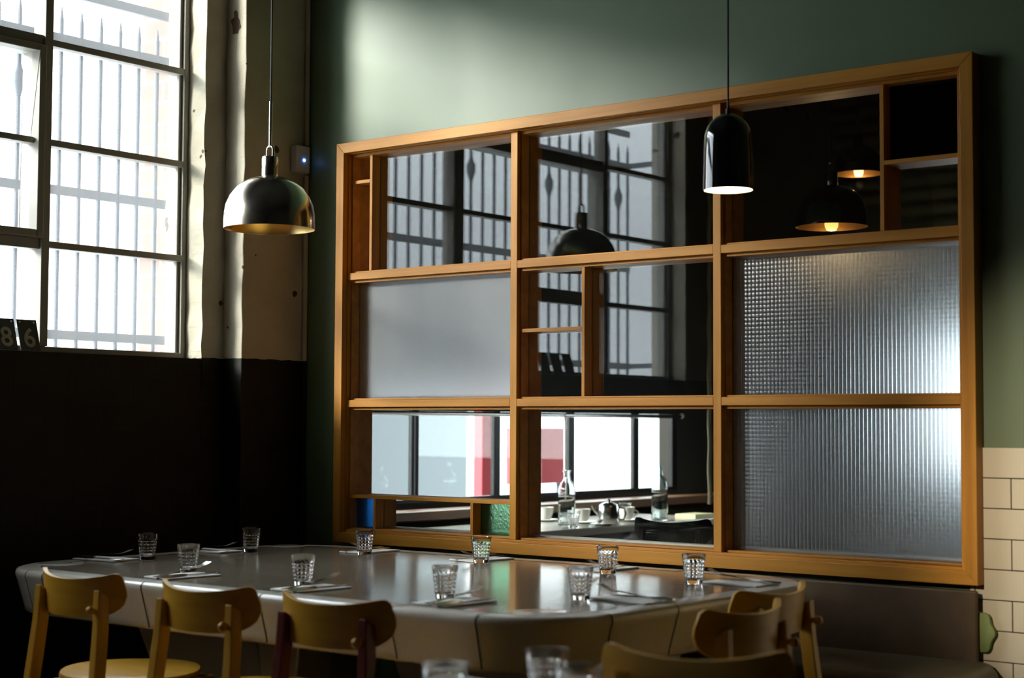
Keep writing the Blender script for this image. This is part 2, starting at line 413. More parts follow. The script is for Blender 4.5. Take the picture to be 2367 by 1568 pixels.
# number plates on the sill
def number_plate(digit, y, label):
    root = empty('number_plate', (-.052, y, WZ0)); root.rotation_euler = (0, math.radians(-17), 0)
    MB().box(-.002, .002, -.0365, .0365, 0, .104).build('plate', M['number_black'], root, .001)
    for sy in (-.026, .026): MB().tube([(.0015, sy, .095), (.0030, sy, .095)], .0032, 12).build('fixing_hole', M['lamp_hole'], root)
    if digit:
        cu = bpy.data.curves.new('numeral', 'FONT'); cu.body = digit; cu.size = .088; cu.align_x = 'CENTER'; cu.extrude = .0006; cu.offset = .0016
        tmp = bpy.data.objects.new('numeral_tmp', cu); COL.objects.link(tmp)
        dg = bpy.context.evaluated_depsgraph_get(); me = bpy.data.meshes.new_from_object(tmp.evaluated_get(dg)); bpy.data.objects.remove(tmp)
        me.materials.clear(); me.materials.append(M['number_cream'])
        o = bpy.data.objects.new('numeral', me); COL.objects.link(o); o.parent = root
        o.rotation_euler = (PI/2, 0, PI/2); o.location = (.0028, 0, .013)
    tag(root, label, 'number plate', 'number plates on the window sill'); return root
M['lamp_hole'] = mat('pale_plate_hole', (.85, .88, .9), .6)
number_plate('6', -1.048, 'black number plate with cream 6 leaning on the window sill')
number_plate('8', -1.131, 'black number plate with cream 8, cut by the left picture edge')
for i, (y, d) in enumerate(((-1.50, 'first from the left'), (-1.59, 'second from the left'), (-1.68, 'third from the left'), (-1.77, 'fourth from the left'))):
    number_plate('', y, 'blank dark plate on the sill, mirrored in the screen, ' + d)

# blue-lit control box and conduit on the corner pier
sb = tag(empty('control_box', (.1, -.045, 2.105)), 'small white wall box with glowing blue light on the corner pier', 'control box')
MB().box(0, .03, -.034, .034, 0, .098).build('case', M['white_plastic'], sb, .004)
o = MB().lathe([(.0001, -.004), (.004, -.003), (.0055, 0), (.004, .003), (.0001, .004)], 14).build('indicator_light', M['led'], sb); o.rotation_euler = (0, PI/2, 0); o.location = (.031, .004, .046); o['label'] = 'glowing blue light'
cd = tag(MB().tube([(.113, -.012, FZ+.01), (.113, -.012, 2.10)], .0085, 12).tube([(.113, -.012, 2.208), (.113, -.012, CZ-.001)], .0085, 12).build('conduit', M['two_tone']), 'thin painted conduit running up the corner beside the pier', 'conduit')

# ---------------------------------------------------------------- timber glazed screen in the green wall
sc = empty('window_2', (1.472, 0, .79)); struct(sc, 'large timber framed glazed screen of nine panels in the green wall', 'glazed screen')
ox, oz = 1.472, .79
def sbox(name, m, x0, x1, z0, z1, y0, y1, bevel=.0015, parent=sc):
    return MB().box(x0-ox, x1-ox, y0, y1, z0-oz, z1-oz).build(name, m, parent, bevel)
AX0, AX1, AZ0, AZ1, AW = .302, 2.642, .79, 2.19, .036
def mitre(name, m, pts):
    mb = MB(); mb.hexa([(x-ox, -.05, z-oz) for x, z in pts], [(x-ox, -.0005, z-oz) for x, z in pts]); return mb.build(name, m, sc, .0015)
i0, i1, j0, j1 = AX0+AW, AX1-AW, AZ0+AW, AZ1-AW
mitre('architrave', M['frame_h'], [(AX0, AZ1), (AX1, AZ1), (i1, j1), (i0, j1)])
mitre('architrave', M['frame_h'], [(AX0, AZ0), (i0, j0), (i1, j0), (AX1, AZ0)])
mitre('architrave', M['frame_v'], [(AX0, AZ0), (AX0, AZ1), (i0, j1), (i0, j0)])
mitre('architrave', M['frame_v'], [(AX1, AZ0), (i1, j0), (i1, j1), (AX1, AZ1)])
F0, F1, BK, ST = -.027, .105, .11, -.012
colx = [(.342, 1.073), (1.100, 1.834), (1.861, 2.590)]; rowz = [(.834, 1.260), (1.285, 1.706), (1.731, 2.152)]
sbox('stile', M['frame_v'], .331, .342, .823, 2.157, F0, F1); sbox('stile', M['frame_v'], 2.590, 2.611, .823, 2.157, F0, F1)
sbox('head', M['frame_h'], .342, 2.590, 2.152, 2.157, F0, F1); sbox('sill', M['frame_h'], .342, 2.590, .823, .834, F0, F1)
for x0, x1 in ((1.073, 1.100), (1.834, 1.861)): sbox('mullion', M['frame_v'], x0, x1, .834, 2.152, F0, F1)
for x0, x1 in colx:
    for z0, z1 in ((1.260, 1.285), (1.706, 1.731)): sbox('rail', M['frame_h'], x0, x1, z0, z1, F0+.0004, F1)
BL, BT, BB = .0055, .0095, .006
cells = {}
for c, (x0, x1) in enumerate(colx):
    for r, (z0, z1) in enumerate(rowz):
        mb = MB(); e = 0.0
        mb.box(x0-ox, x0+BL-ox, ST, F1-.01, z0-oz, z1-oz).box(x1-BL-ox, x1-ox, ST, F1-.01, z0-oz, z1-oz)
        mb.box(x0+BL-ox, x1-BL-ox, ST, F1-.01, z1-BT-oz, z1-oz).box(x0+BL-ox, x1-BL-ox, ST, F1-.01, z0-oz, z0+BB-oz)
        mb.build('glazing_bead', M['frame_h'], sc, .0012)
        cells[c, r] = (x0+BL, x1-BL, z0+BB, z1-BT)
MT = .006
def mv(x, z0, z1): sbox('muntin', M['frame_v'], x-MT, x+MT, z0, z1, ST, F1-.012, .001)
def mh(z, x0, x1): sbox('muntin', M['frame_h'], x0, x1, z-MT, z+MT, ST, F1-.012, .001)
GY = .0275
def pane(m, x0, x1, z0, z1, label=None):
    o = MB().box(x0-ox, x1-ox, GY, GY+.005, z0-oz, z1-oz).build('pane', m, sc)
    if label: o['label'] = label
    return o
C = cells
# top left: tall narrow side lights
a = C[0, 2]; mv(.4355, a[2], a[3]); mh(2.053, a[0], .4295)
pane(M['clear'], a[0], .4295, 2.059, a[3]); pane(M['clear'], a[0], .4295, a[2], 2.047); pane(M['clear'], .4415, a[1], a[2], a[3])
pane(M['clear'], *C[1, 2])
a = C[2, 2]; mv(2.3655, a[2], a[3]); mh(1.925, 2.3715, a[1])
pane(M['clear'], a[0], 2.3595, a[2], a[3]); pane(M['dark_blue_glass'], 2.3715, a[1], 1.931, a[3], 'dark blue glass pane'); pane(M['clear'], 2.3715, a[1], a[2], 1.919)
pane(M['frosted'], *C[0, 1], 'grey frosted glass pane')
a = C[1, 1]; mv(1.3525, a[2], a[3]); mh(1.504, a[0], 1.3465)
pane(M['clear'], a[0], 1.3465, 1.510, a[3]); pane(M['clear'], a[0], 1.3465, a[2], 1.498); pane(M['clear'], 1.3585, a[1], a[2], a[3])
pane(M['grid_glass'], *C[2, 1], 'cross reeded glass pane with bright glow')
a = C[0, 0]; mh(.950, a[0], a[1]); mv(.466, a[2], .944); mv(.903, a[2], .944)
pane(M['clear'], a[0], a[1], .956, a[3]); pane(M['blue_glass'], a[0], .460, a[2], .944, 'small blue glass pane'); pane(M['clear'], .472, .897, a[2], .944); pane(M['green_glass'], .909, a[1], a[2], .944, 'small green textured glass pane')
pane(M['clear'], *C[1, 0]); pane(M['grid_glass'], *C[2, 0], 'cross reeded glass pane')

sbox('outer_sill', M['white_plastic'], .36, 2.58, .830, .8455, .056, .092)

# ---------------------------------------------------------------- the long table
K = .9552; TZ = .795
def kx(x): return .1928+K*x
def ky(y): return -.1828+K*y
TX0, TX1, TY0, TY1 = kx(.085), kx(2.222), ky(-1.312), ky(-.006)
def superrect(x0, x1, y0, y1, r, n=14):
    pts = []
    for cx, cy, a0 in ((x1-r, y1-r, 0), (x0+r, y1-r, 90), (x0+r, y0+r, 180), (x1-r, y0+r, 270)):
        for k in range(n+1):
            t = math.radians(a0+90*k/n); pts.append((cx+r*math.cos(t), cy+r*math.sin(t)))
    return pts
tb = tag(empty('dining_table', ((TX0+TX1)/2, (TY0+TY1)/2, FZ)), 'long ivory edged table with polished grey top under the glazed screen', 'table')
tx, ty = (TX0+TX1)/2, (TY0+TY1)/2
def tl_pts(inset, z, r): return [(x-tx, y-ty, z-FZ) for x, y in superrect(TX0+inset, TX1-inset, TY0+inset, TY1-inset, r)]
def loft(mb, rings, cap0=True, cap1=True, smooth=True):
    n = len(rings[0]); vs = [p for r in rings for p in r]
    fs = [(i*n+k, i*n+(k+1) % n, (i+1)*n+(k+1) % n, (i+1)*n+k) for i in range(len(rings)-1) for k in range(n)]
    mb.add(vs, fs, smooth)
    if cap0: mb.add(rings[0], [tuple(range(n))[::-1]])
    if cap1: mb.add(rings[-1], [tuple(range(n))])
CR = .27*K
mb = MB()
prof = [(.05, TZ-.122), (.036, TZ-.122), (.030, TZ-.117), (.026, TZ-.10), (.006, TZ-.030), (.001, TZ-.017), (.002, TZ-.008), (.007, TZ-.002), (.015, TZ), (.070, TZ)]
loft(mb, [tl_pts(i, z, CR-i) for i, z in prof], True, False)
mb.build('rim', M['rim'], tb)
mb = MB(); loft(mb, [tl_pts(.070, TZ-.03, CR-.07), tl_pts(.070, TZ-.0004, CR-.07)], True, True, False); mb.build('tabletop', M['stone'], tb)
mb = MB()
mb_line = [tl_pts(.068, TZ+.0002, CR-.068), tl_pts(.0715, TZ+.0002, CR-.0715)]
loft(mb, mb_line, False, False, False); mb.build('inlay_line', M['grout'], tb)
# joints between the glazed rim segments
mb = MB()
def joint(px, py, nx, ny):
    """thin dark seam following the rim profile at outline point p with outward normal n"""
    tx_, ty_ = -ny*.0022, nx*.0022
    ring = []
    for i, z in prof[2:]:
        ring.append((px-nx*(i-.0008), py-ny*(i-.0008), z+(.0007 if i > .01 and z > TZ-.005 else 0)))
    mb = MB()
    for a, b in zip(ring, ring[1:]):
        q = [(a[0]-tx_-tx, a[1]-ty_-ty, a[2]-FZ), (a[0]+tx_-tx, a[1]+ty_-ty, a[2]-FZ), (b[0]+tx_-tx, b[1]+ty_-ty, b[2]-FZ), (b[0]-tx_-tx, b[1]-ty_-ty, b[2]-FZ)]
        mb.add(q, [(0, 1, 2, 3)])
    mb.build('joint', M['grout'], tb)
for x in (.40, .84, 1.30, 1.74): joint(kx(x), TY0, 0, -1); joint(kx(x), TY1, 0, 1)
for y in (-.82, -.45): joint(TX1, ky(y), 1, 0); joint(TX0, ky(y), -1, 0)
def cj(cx, cy, deg):
    t = math.radians(deg); joint(cx+CR*math.cos(t), cy+CR*math.sin(t), math.cos(t), math.sin(t))
cj(TX1-CR, TY0+CR, 280); cj(TX1-CR, TY0+CR, 350); cj(TX0+CR, TY0+CR, 205); cj(TX0+CR, TY0+CR, 262); cj(TX1-CR, TY1-CR, 45); cj(TX0+CR, TY1-CR, 135)
for x, y in ((.205, -1.105), (.19, -.155), (2.068, -1.160), (2.075, -.135)):
    x, y = kx(x), ky(y)
    o = MB().lathe([(.0001, 0), (.063, 0), (.064, -.0005)][::-1], 40, (x-tx, y-ty, TZ+.0008-FZ)).build('inlaid_disc', M['disc'], tb)
for x in (.80, 1.80):
    mb = MB(); mb.hexa([(x-tx+sx*.20, sy*.16, 0) for sx, sy in ((-1, -1), (1, -1), (1, 1), (-1, 1))], [(x-tx+sx*.26, sy*.30, TZ-.122-FZ) for sx, sy in ((-1, -1), (1, -1), (1, 1), (-1, 1))])
    mb.build('pedestal', M['rim'], tb, .01)
lx, ly = kx(.985), ky(-1.0)
MB().hexa([(lx+.05-tx, ly-.02-ty, 0), (lx+.11-tx, ly-.02-ty, 0), (lx+.11-tx, ly+.10-ty, 0), (lx+.05-tx, ly+.10-ty, 0)], [(lx-tx, ly-.03-ty, TZ-.122-FZ), (lx+.17-tx, ly-.03-ty, TZ-.122-FZ), (lx+.17-tx, ly+.10-ty, TZ-.122-FZ), (lx-tx, ly+.10-ty, TZ-.122-FZ)]).build('leg', M['rim'], tb, .006)

# ---------------------------------------------------------------- tumblers, napkins, cutlery
def tumbler_mesh():
    Ht, r0_, r1_ = .080, .0225, .0325
    outer = []; NZ = 52
    for i in range(NZ+1):
        z = Ht*i/NZ; outer.append((r0_+(r1_-r0_)*(z/Ht)**.92, z))
    inner = [(r1_-.0022, Ht-.0004)] + [((r0_+(r1_-r0_)*(z/Ht)**.92)-.0030, z) for z in (.074, .062, .05, .038, .026, .016)] + [(.0155, .0115), (.008, .0105), (.0002, .0103)]
    prof = [(.0002, .001), (.016, .001), (.019, 0.0)] + outer + inner
    m = len(outer)
    def mod(i, a):
        k = i-3
        if 0 <= k < m:
            z = outer[k][1]
            if .011 < z < .062:
                gz = .5+.5*math.cos(2*PI*z/.0098); ga = .5+.5*math.cos(16*a)
                return 1-.040*max(gz**5, ga**6)
        return 1
    return MB().lathe(prof, 128, mod=mod)
tumbler0 = None
def tumbler(x, y, z, label, group):
    global tumbler0
    if tumbler0 is None: tumbler0 = tumbler_mesh().build('drinking_glass', M['glass']); o = tumbler0
    else: o = tumbler0.copy(); COL.objects.link(o)
    o.location = (x, y, z); o.rotation_euler = (0, 0, random.uniform(0, 1)); o.scale = (K, K, K); return tag(o, label, 'glass', group)
def strip(mb, st):
    """flat ware: list of (s along, centre offset, half width, z, thickness)"""
    rings = [[(o-wd, s, z), (o+wd, s, z), (o+wd*.8, s, z+t), (o-wd*.8, s, z+t)] for s, o, wd, z, t in st]
    loft(mb, rings, True, True, True)
def fork_mesh():
    mb = MB()
    strip(mb, [(0, 0, .006, .0010, .0022), (.02, 0, .0072, .0010, .0022), (.06, 0, .0045, .0022, .0024), (.105, 0, .0030, .0050, .0026), (.125, 0, .0046, .0062, .0022), (.140, 0, .0105, .0060, .0018), (.155, 0, .0118, .0066, .0016)])
    for k in range(4):
        o = -.0093+k*.0062
        strip(mb, [(.153, o, .0021, .0066, .0016), (.170, o, .0019, .0092, .0016), (.188, o, .0015, .0140, .0014), (.198, o, .0008, .0180, .0010)])
    return mb
def knife_mesh():
    mb = MB(); strip(mb, [(0, 0, .0065, .0008, .005), (.03, 0, .0080, .0008, .0062), (.085, 0, .0062, .0008, .0058), (.09, 0, .0050, .0012, .0050)])
    strip(mb, [(.088, .001, .0060, .0020, .0018), (.13, .001, .0092, .0020, .0014), (.185, .0005, .0090, .0020, .0012), (.205, -.003, .0030, .0020, .0010)]); return mb
fork0 = knife0 = napkin0 = None
def place(kind, x, y, z, ang, label, group):
    global fork0, knife0, napkin0
    if kind == 'fork':
        if fork0 is None: fork0 = fork_mesh().build('fork', M['steel']); o = fork0
        else: o = fork0.copy(); COL.objects.link(o)
    elif kind == 'knife':
        if knife0 is None: knife0 = knife_mesh().build('knife', M['steel']); o = knife0
        else: o = knife0.copy(); COL.objects.link(o)
    else:
        if napkin0 is None:
            mb = MB(); mb.box(-.055, .055, -.09, .09, 0, .0014).box(-.0545, .055, -.0895, .09, .0015, .0028).box(-.0535, .055, -.089, .0895, .0029, .0040)
            napkin0 = mb.build('napkin', M['linen'], bevel=.0006); o = napkin0
        else: o = napkin0.copy(); COL.objects.link(o)
    o.location = (x, y, z); o.rotation_euler = (.06 if kind == 'fork' else 0, 0, ang); o.scale = (K, K, K)
    return tag(o, label, kind, group)
# (where, glass xy, napkin centre, facing angle: local +y points into the table)
SET = [('at the left end of the table, nearer place', (.278, -.839), (.185, -.925), -PI/2+.12),
       ('at the left end of the table, farther place', (.301, -.428), (.180, -.490), -PI/2+.05),
       ('below the blue pane, far side', (.653, -.256), (.578, -.150), PI),
       ('below the green pane, far side', (1.136, -.244), (1.062, -.150), PI-.1),
       ('below the bottom middle pane, far side', (1.637, -.281), (1.545, -.160), PI-.06),
       ('at the right end beside the screen, farther place', (1.985, -.376), (2.075, -.285), PI/2-.1),
       ('before the second chair from the left', (.714, -1.043), (.800, -1.135), -.05),
       ('before the red legged chair', (1.225, -1.088), (1.310, -1.140), -.08),
       ('on the near side right of the red legged chair', (1.714, -1.082), (1.800, -1.145), -.1),
       ('at the right end by the near corner', (1.982, -.888), (2.085, -.820), PI/2-.12)]
for where, g, nk, ang in SET:
    g = (kx(g[0]), ky(g[1])); nk = (kx(nk[0]), ky(nk[1]))
    tumbler(g[0], g[1], TZ+.0006, 'empty grid patterned glass ' + where, 'tumblers on the long table')
    place('napkin', nk[0], nk[1], TZ+.0006, ang, 'folded white napkin ' + where, 'napkins on the long table')
    ca_, sa_ = math.cos(ang), math.sin(ang)
    def off(lx, ly): return nk[0]+ca_*lx-sa_*ly, nk[1]+sa_*lx+ca_*ly
    fx, fy = off(.004, -.094); place('fork', fx, fy, TZ+.0050, ang+.07, 'steel fork on the napkin ' + where, 'forks on the long table')
    nx_, ny_ = off(.036, -.098); place('knife', nx_, ny_, TZ+.0048, ang+.05, 'steel knife on the napkin ' + where, 'knives on the long table')

# ---------------------------------------------------------------- chairs
def backrest_mesh():
    mb = MB(); R0, half, th = .245, .183, .011; NU, NV = 28, 10
    y_c = .017+math.sqrt(R0**2-.118**2)
    def edge(u):   # u in -1..1: z range of the rounded outline
        a = abs(u)
        top = .816+.022*a*a; bot = .722+.006*a*a
        ct = max(0, (a-.84)/.16); cb = max(0, (a-.50)/.50)
        mid = .788
        return (bot+(mid-.012-bot)*(1-math.sqrt(max(0, 1-cb**2))), top-(top-mid-.004)*(1-math.sqrt(max(0, 1-ct**2))))
    vs = []; fs = []
    for side in (0, 1):
        for i in range(NU+1):
            t = -1+2*i/NU; u = math.sin(t*PI/2)*.35+t*.65; z0, z1 = edge(u)
            phi = u*half/R0; Rr = R0-(th if side else 0)
            for j in range(NV+1):
                f = j/NV; z = z0+(z1-z0)*f
                tilt = -(z-.775)*.10
                vs.append((Rr*math.sin(phi), y_c-.014-Rr*math.cos(phi)+tilt, z))
    W = NV+1; B = (NU+1)*W
    for i in range(NU):
        for j in range(NV):
            a = i*W+j; fs.append((a, a+W, a+W+1, a+1)); fs.append((B+a, B+a+1, B+a+W+1, B+a+W))
    for i in range(NU):
        a = i*W; fs.append((a, B+a, B+a+W, a+W)); a = i*W+NV; fs.append((a, a+W, B+a+W, B+a))
    for j in range(NV):
        fs.append((j, j+1, B+j+1, B+j)); a = NU*W+j; fs.append((a, B+a, B+a+1, a+1))
    return mb.add(vs, fs, True)
def make_chair(label, post_m, back_m, seat_m):
    root = empty('dining_chair', (0, 0, FZ))
    z = lambda a: a-FZ
    def zz(mb):
        h = lambda q: .0537+K*q
        mb.v = [(x*K, y*K, (h(q) if q > .44 else FZ+(q-FZ)*(h(.44)-FZ)/(.44-FZ))-FZ) for x, y, q in mb.v]; return mb
    zz(backrest_mesh()).build('backrest', back_m, root, .003, 2)
    for s in (-1, 1):
        mb = MB(); hw, hd = .0125, .0165
        def ring(x, y, zc, k, sl=0): return [(x-hw*k, y-hd*k, zc-sl), (x+hw*k, y-hd*k, zc-sl), (x+hw*k, y+hd*k, zc+sl), (x-hw*k, y+hd*k, zc+sl)]
        rings = [ring(s*.152, -.062, FZ, .75), ring(s*.134, -.028, .50, 1.05), ring(s*.122, -.006, .70, 1.0), ring(s*.118, -.002, .784, .95, -.009)]
        loft(mb, rings, True, True, False); zz(mb).build('leg', post_m, root, .003)
        mb = MB(); rings = [ring(s*.150, .36, FZ, .75), ring(s*.125, .33, .548, 1.05)]
        loft(mb, rings, True, True, False); zz(mb).build('leg', post_m, root, .003)
    mb = MB(); mb.tube([(.118, -.010, .744), (.118, -.030, .744)], .0065, 12); mb.sphere((.118, -.034, .744), .0115, 14)
    zz(mb).build('hook', back_m, root)
    mb = MB(); pts = []
    n = 40
    def seat(k, zc):
        out = []
        for i in range(n):
            a = 2*PI*i/n; r = .168*(1+.06*math.cos(2*a)**2)*k; out.append((r*math.cos(a)*1.02, .185+r*math.sin(a), zc))
        return out
    loft(mb, [seat(.98, .550), seat(1.03, .556), seat(1.05, .562), seat(1.035, .569), seat(.98, .571), seat(.5, .568)], True, True, True)
    zz(mb).build('seat', seat_m, root)
    mb = MB(); mb.box(-.13, .13, -.030, -.010, .510, .548).box(-.13, .13, .315, .335, .510, .548).box(-.135, -.115, -.02, .33, .510, .548).box(.115, .135, -.02, .33, .510, .548)
    zz(mb).build('seat_frame', post_m, root, .003)
    return tag(root, label, 'chair', 'oak dining chairs')
def set_chair(o, x, y, rz): o.location = (kx(x), ky(y), FZ); o.rotation_euler = (0, 0, rz); return o
ch = make_chair('oak chair with curved backrest at the far left of the table', M['oak_post'], M['oak'], M['oak'])
set_chair(ch, .936, -1.60, 0)
def chair_copy(x, y, rz, label):
    c = copy_tree(ch); set_chair(c, x, y, rz); c['label'] = label; return c
chair_copy(1.412, -1.60, .02, 'oak chair between the leftmost chair and the red legged one')
set_chair(make_chair('oak backed chair with dark red stained legs', M['red_post'], M['oak'], M['oak']), 1.826, -1.60, .03)
chair_copy(2.605, -1.140, PI/2, 'nearer of two oak chairs at the right end of the table')
chair_copy(2.463, -.765, PI/2, 'farther of two oak chairs at the right end, against the bench')
chair_copy(2.866, -1.787, .36, 'blurred oak chair in the near foreground at the bottom edge')

# ---------------------------------------------------------------- bench along the wall, right of the table
bn = tag(empty('bench', (2.0, -.1, FZ)), 'brown leather wall bench below the glazed screen at lower right', 'bench')
MB().box(-.80, .638, .056, .068, .50-FZ, .776-FZ).build('back_panel', M['bench_back'], bn, .006)
mb = MB(); prof = [(-.02, .47), (-.03, .50), (-.028, .55), (-.018, .582), (0, .594), (.03, .598)]
def brect(i, zq, r): return [(x-2.0, y+.1, zq-FZ) for x, y in superrect(1.20, 2.70-i, -.40+i, -.012, r, 8)]
loft(mb, [brect(.02, .45, .05), brect(0, .47, .05), brect(0, .545, .05), brect(.008, .570, .05), brect(.026, .588, .045), brect(.06, .594, .03)], True, True, True)
mb.build('seat_cushion', M['bench_seat'], bn)
MB().box(-.75, .66, -.26, .085, 0, .45-FZ).build('base', M['dark_wood'], bn, .004)
cu = MB()
def lobe(k, yq):
    out = []
    for i in range(48):
        a = 2*PI*i/48; r = .052*k*(1+.07*math.cos(7*a)); out.append((2.626+r*.95*math.cos(a), yq, .668+1.1*r*math.sin(a)))
    return out
loft(cu, [lobe(.75, -.0305), lobe(.97, -.028), lobe(1, -.021), lobe(.97, -.014), lobe(.75, -.0105)], True, True, True)
# sits between the tiles and the end of the bench back
tag(cu.build('cushion', M['green_cushion']), 'small green scalloped cushion tucked behind the bench end by the tiles', 'cushion')

# ---------------------------------------------------------------- pendants
def cord_to_ceiling(root, z0, zworld, r=.0028):
    MB().tube([(0, 0, z0), (0, 0, CZ-zworld-.02)], r, 8).build('cord', M['black_cord'], root)
    MB().lathe([(.0001, CZ-zworld-.03), (.045, CZ-zworld-.025), (.05, CZ-zworld)], 24).build('ceiling_rose', M['black_metal'], root)
def dome_pendant(x, y, z, R, outer, inner, bulb, label, bulb_z=.02, bulb_r=.026, name='pendant_lamp', glow=0):
    root = empty(name, (x, y, z)); k = R/.1355
    prof_o = [(R, 0), (R, .018*k), (.1345*k, .045*k), (.130*k, .072*k), (.119*k, .098*k), (.100*k, .124*k), (.075*k, .143*k), (.045*k, .155*k), (.0245*k, .159*k), (.0005, .160*k)]
    prof_i = [(max(r-.0025, .0004), zz_-.0025 if zz_ > .1*k else zz_) for r, zz_ in prof_o]
    MB().lathe(prof_o, 72, cap=False).build('shade', outer, root)
    prof_i[0] = (R-.0002, .0005)
    MB().lathe(prof_i, 72, cap=False).build('shade_lining', inner, root)
    MB().lathe([(.0235*k, .158*k), (.0245*k, .161*k), (.0245*k, .212*k), (.0225*k, .218*k), (.004, .220*k)], 36).build('socket', outer, root)
    mb = MB(); pts = [(.0125*k*math.cos(PI*i/12), .0, (.238+.0125*math.sin(PI*i/12))*k) for i in range(13)]
    pts = [(.0125*k, 0, .214*k)]+pts+[(-.0125*k, 0, .214*k)]; mb.tube(pts, .0038*k, 10); mb.build('hook', outer, root)
    MB().tube([(0, 0, .246*k), (0, 0, .385*k)], .0048*k, 12).build('stem', outer, root)
    mb = MB(); mb.lathe([(.0001, bulb_z-.030*k), (bulb_r*.7, bulb_z-.026*k), (bulb_r*.95, bulb_z-.012*k), (bulb_r, bulb_z+.010*k), (bulb_r*.75, bulb_z+.035*k), (.012, bulb_z+.055*k), (.012, .157*k)], 28)
    mb.build('bulb', bulb, root)
    if glow:
        l = bpy.data.lights.new('bulb_light', 'POINT'); l.energy = glow; l.color = (1, .68, .34); l.shadow_soft_size = .015
        o = bpy.data.objects.new('bulb_light', l); COL.objects.link(o); o.parent = root; o.location = (0, 0, bulb_z-.075*k)
    cord_to_ceiling(root, .385*k, z); return tag(root, label, 'pendant lamp')
dome_pendant(.734, -.767, 1.785, .1365, M['nickel'], M['brass'], M['bulb_pend'], 'brushed metal dome pendant hanging before the white pier', bulb_z=.075, bulb_r=.024)
# black bell pendant
pr = empty('pendant_lamp', (2.182, -.522, 1.805)); R2 = .065
hp = .199
po = [(R2, 0), (R2-.0008, .03), (R2-.002, .09), (R2-.0042, .130)]
for i in range(1, 11):
    a = i/10*PI/2; po.append(((R2-.0042)*math.cos(a)+.0004, .130+(hp-.130)*math.sin(a)))
MB().lathe(po, 64, cap=False).build('shade', M['gloss_black'], pr)
pi_ = [(max(.0004, r-.003), zq-.003 if zq > .1 else zq+.0002) for r, zq in po]
MB().lathe(pi_, 64, cap=False).build('shade_lining', M['porcelain'], pr)
MB().lathe([(.0001, .004), (R2-.004, .004), (R2-.004, .008), (.0001, .010)], 48).build('diffuser', M['lamp_white'], pr)
MB().tube([(0, 0, hp-.002), (0, 0, hp+.012)], .006, 12).build('cord_grip', M['black_metal'], pr)
cord_to_ceiling(pr, hp+.01, 1.805)
tag(pr, 'glossy black bell pendant glowing before the upper right of the screen', 'pendant lamp')

# ---------------------------------------------------------------- small foreground table with glasses
FT = .776
ft = tag(empty('cafe_table', (2.95, -2.35, FZ)), 'small table at the very bottom edge carrying blurred glasses', 'table')
mb = MB(); pts = superrect(-.45, .38, -.42, .37, .05, 8)
loft(mb, [[(x, y, FT-.03-FZ) for x, y in pts], [(x, y, FT-.004-FZ) for x, y in pts], [(x*.992, y*.992, FT-FZ) for x, y in pts]], True, True, True)
mb.build('tabletop', M['rim'], ft)
MB().lathe([(.20, 0), (.20, .012), (.03, .03), (.03, FT-.03-FZ)], 32).build('pedestal', M['black_metal'], ft)
for x, y, lb in ((2.784, -2.318, 'leftmost blurred glass at the bottom edge in the foreground'), (2.809, -2.110, 'tallest looking blurred foreground glass, behind its two neighbours'), (2.945, -2.215, 'blurred foreground glass nearest the foreground chair')):
    tumbler(x, y, FT+.0004, lb, 'foreground tumblers').scale = (1.03, 1.03, 1.03)

# warm pendant out of view to the left, added to light the chair backs
def added_room_lamp(x, y, z, energy, label, size=.03):
    r = dome_pendant(x, y, z, .1355, M['nickel'], M['brass'], M['bulb_pend'], label, bulb_z=.055)
    l = bpy.data.lights.new('bulb_light', 'SPOT'); l.energy = energy; l.color = (1, .72, .42); l.spot_size = math.radians(150); l.spot_blend = .6; l.shadow_soft_size = size
    o = bpy.data.objects.new('bulb_light', l); COL.objects.link(o); o.parent = r; o.location = (0, 0, -.012); return r
added_room_lamp(.95, -4.5, 1.60, 145, 'unseen metal dome pendant left of the viewer, added to light the chair backs')

# unseen ceiling spotlight, added to light the tiles and lower right of the screen
sp = tag(empty('spotlight', (2.60, -3.6, 1.92)), 'small black ceiling spotlight out of view, added to light the tiles', 'spotlight')
MB().tube([(0, 0, .03), (0, 0, CZ-1.92)], .008, 10).build('drop_rod', M['black_metal'], sp)
MB().tube([(0, -.11, .045), (0, .03, .0), (0, .05, -.007)], [.035, .04, .046], 24, cap=False).build('housing', M['black_metal'], sp)
l = bpy.data.lights.new('added_spot_beam', 'SPOT'); l.energy = 520; l.color = (1, .84, .62); l.spot_size = math.radians(25); l.spot_blend = 1.0; l.shadow_soft_size = .03
o = bpy.data.objects.new('added_spot_beam', l); COL.objects.link(o); o.parent = sp; o.location = (0, .06, -.01)
o.rotation_euler = Vector((.56, 3.54, -.90)).to_track_quat('-Z', 'Y').to_euler()

# ---------------------------------------------------------------- the room beyond the screen
AXW = -.7                               # its window wall
mb = MB().box(AXW-.12, AXW, .1, .98, 0, CZ).box(AXW-.12, AXW, 3.73, 4.7, 0, CZ).box(AXW-.12, AXW, .98, 3.73, 0, .835).box(AXW-.12, AXW, .98, 3.73, 2.45, CZ)
struct(mb.build('wall_annex_left', M['annex_dark']))
struct(MB().box(AXW-.12, -.2, -.02, .1, -.45, CZ).build('wall_annex_brick', M['brick']), 'strip of red brick wall seen through the right of the left window', 'wall')
mb = MB().box(AXW, .50, 4.5, 4.62, 0, CZ).box(2.10, 3.7, 4.5, 4.62, 0, CZ).box(.50, 2.10, 4.5, 4.62, 0, .95).box(.50, 2.10, 4.5, 4.62, 2.9, CZ)
struct(mb.build('wall_annex_back', M['annex_dark']))
struct(MB().box(3.6, 3.7, .1, 4.6, 0, CZ).build('wall_annex_right', M['annex_dark']))
struct(MB().box(AXW-.12, -.2, -.02, 4.7, -.1, FZ).build('floor_annex', M['floor']))
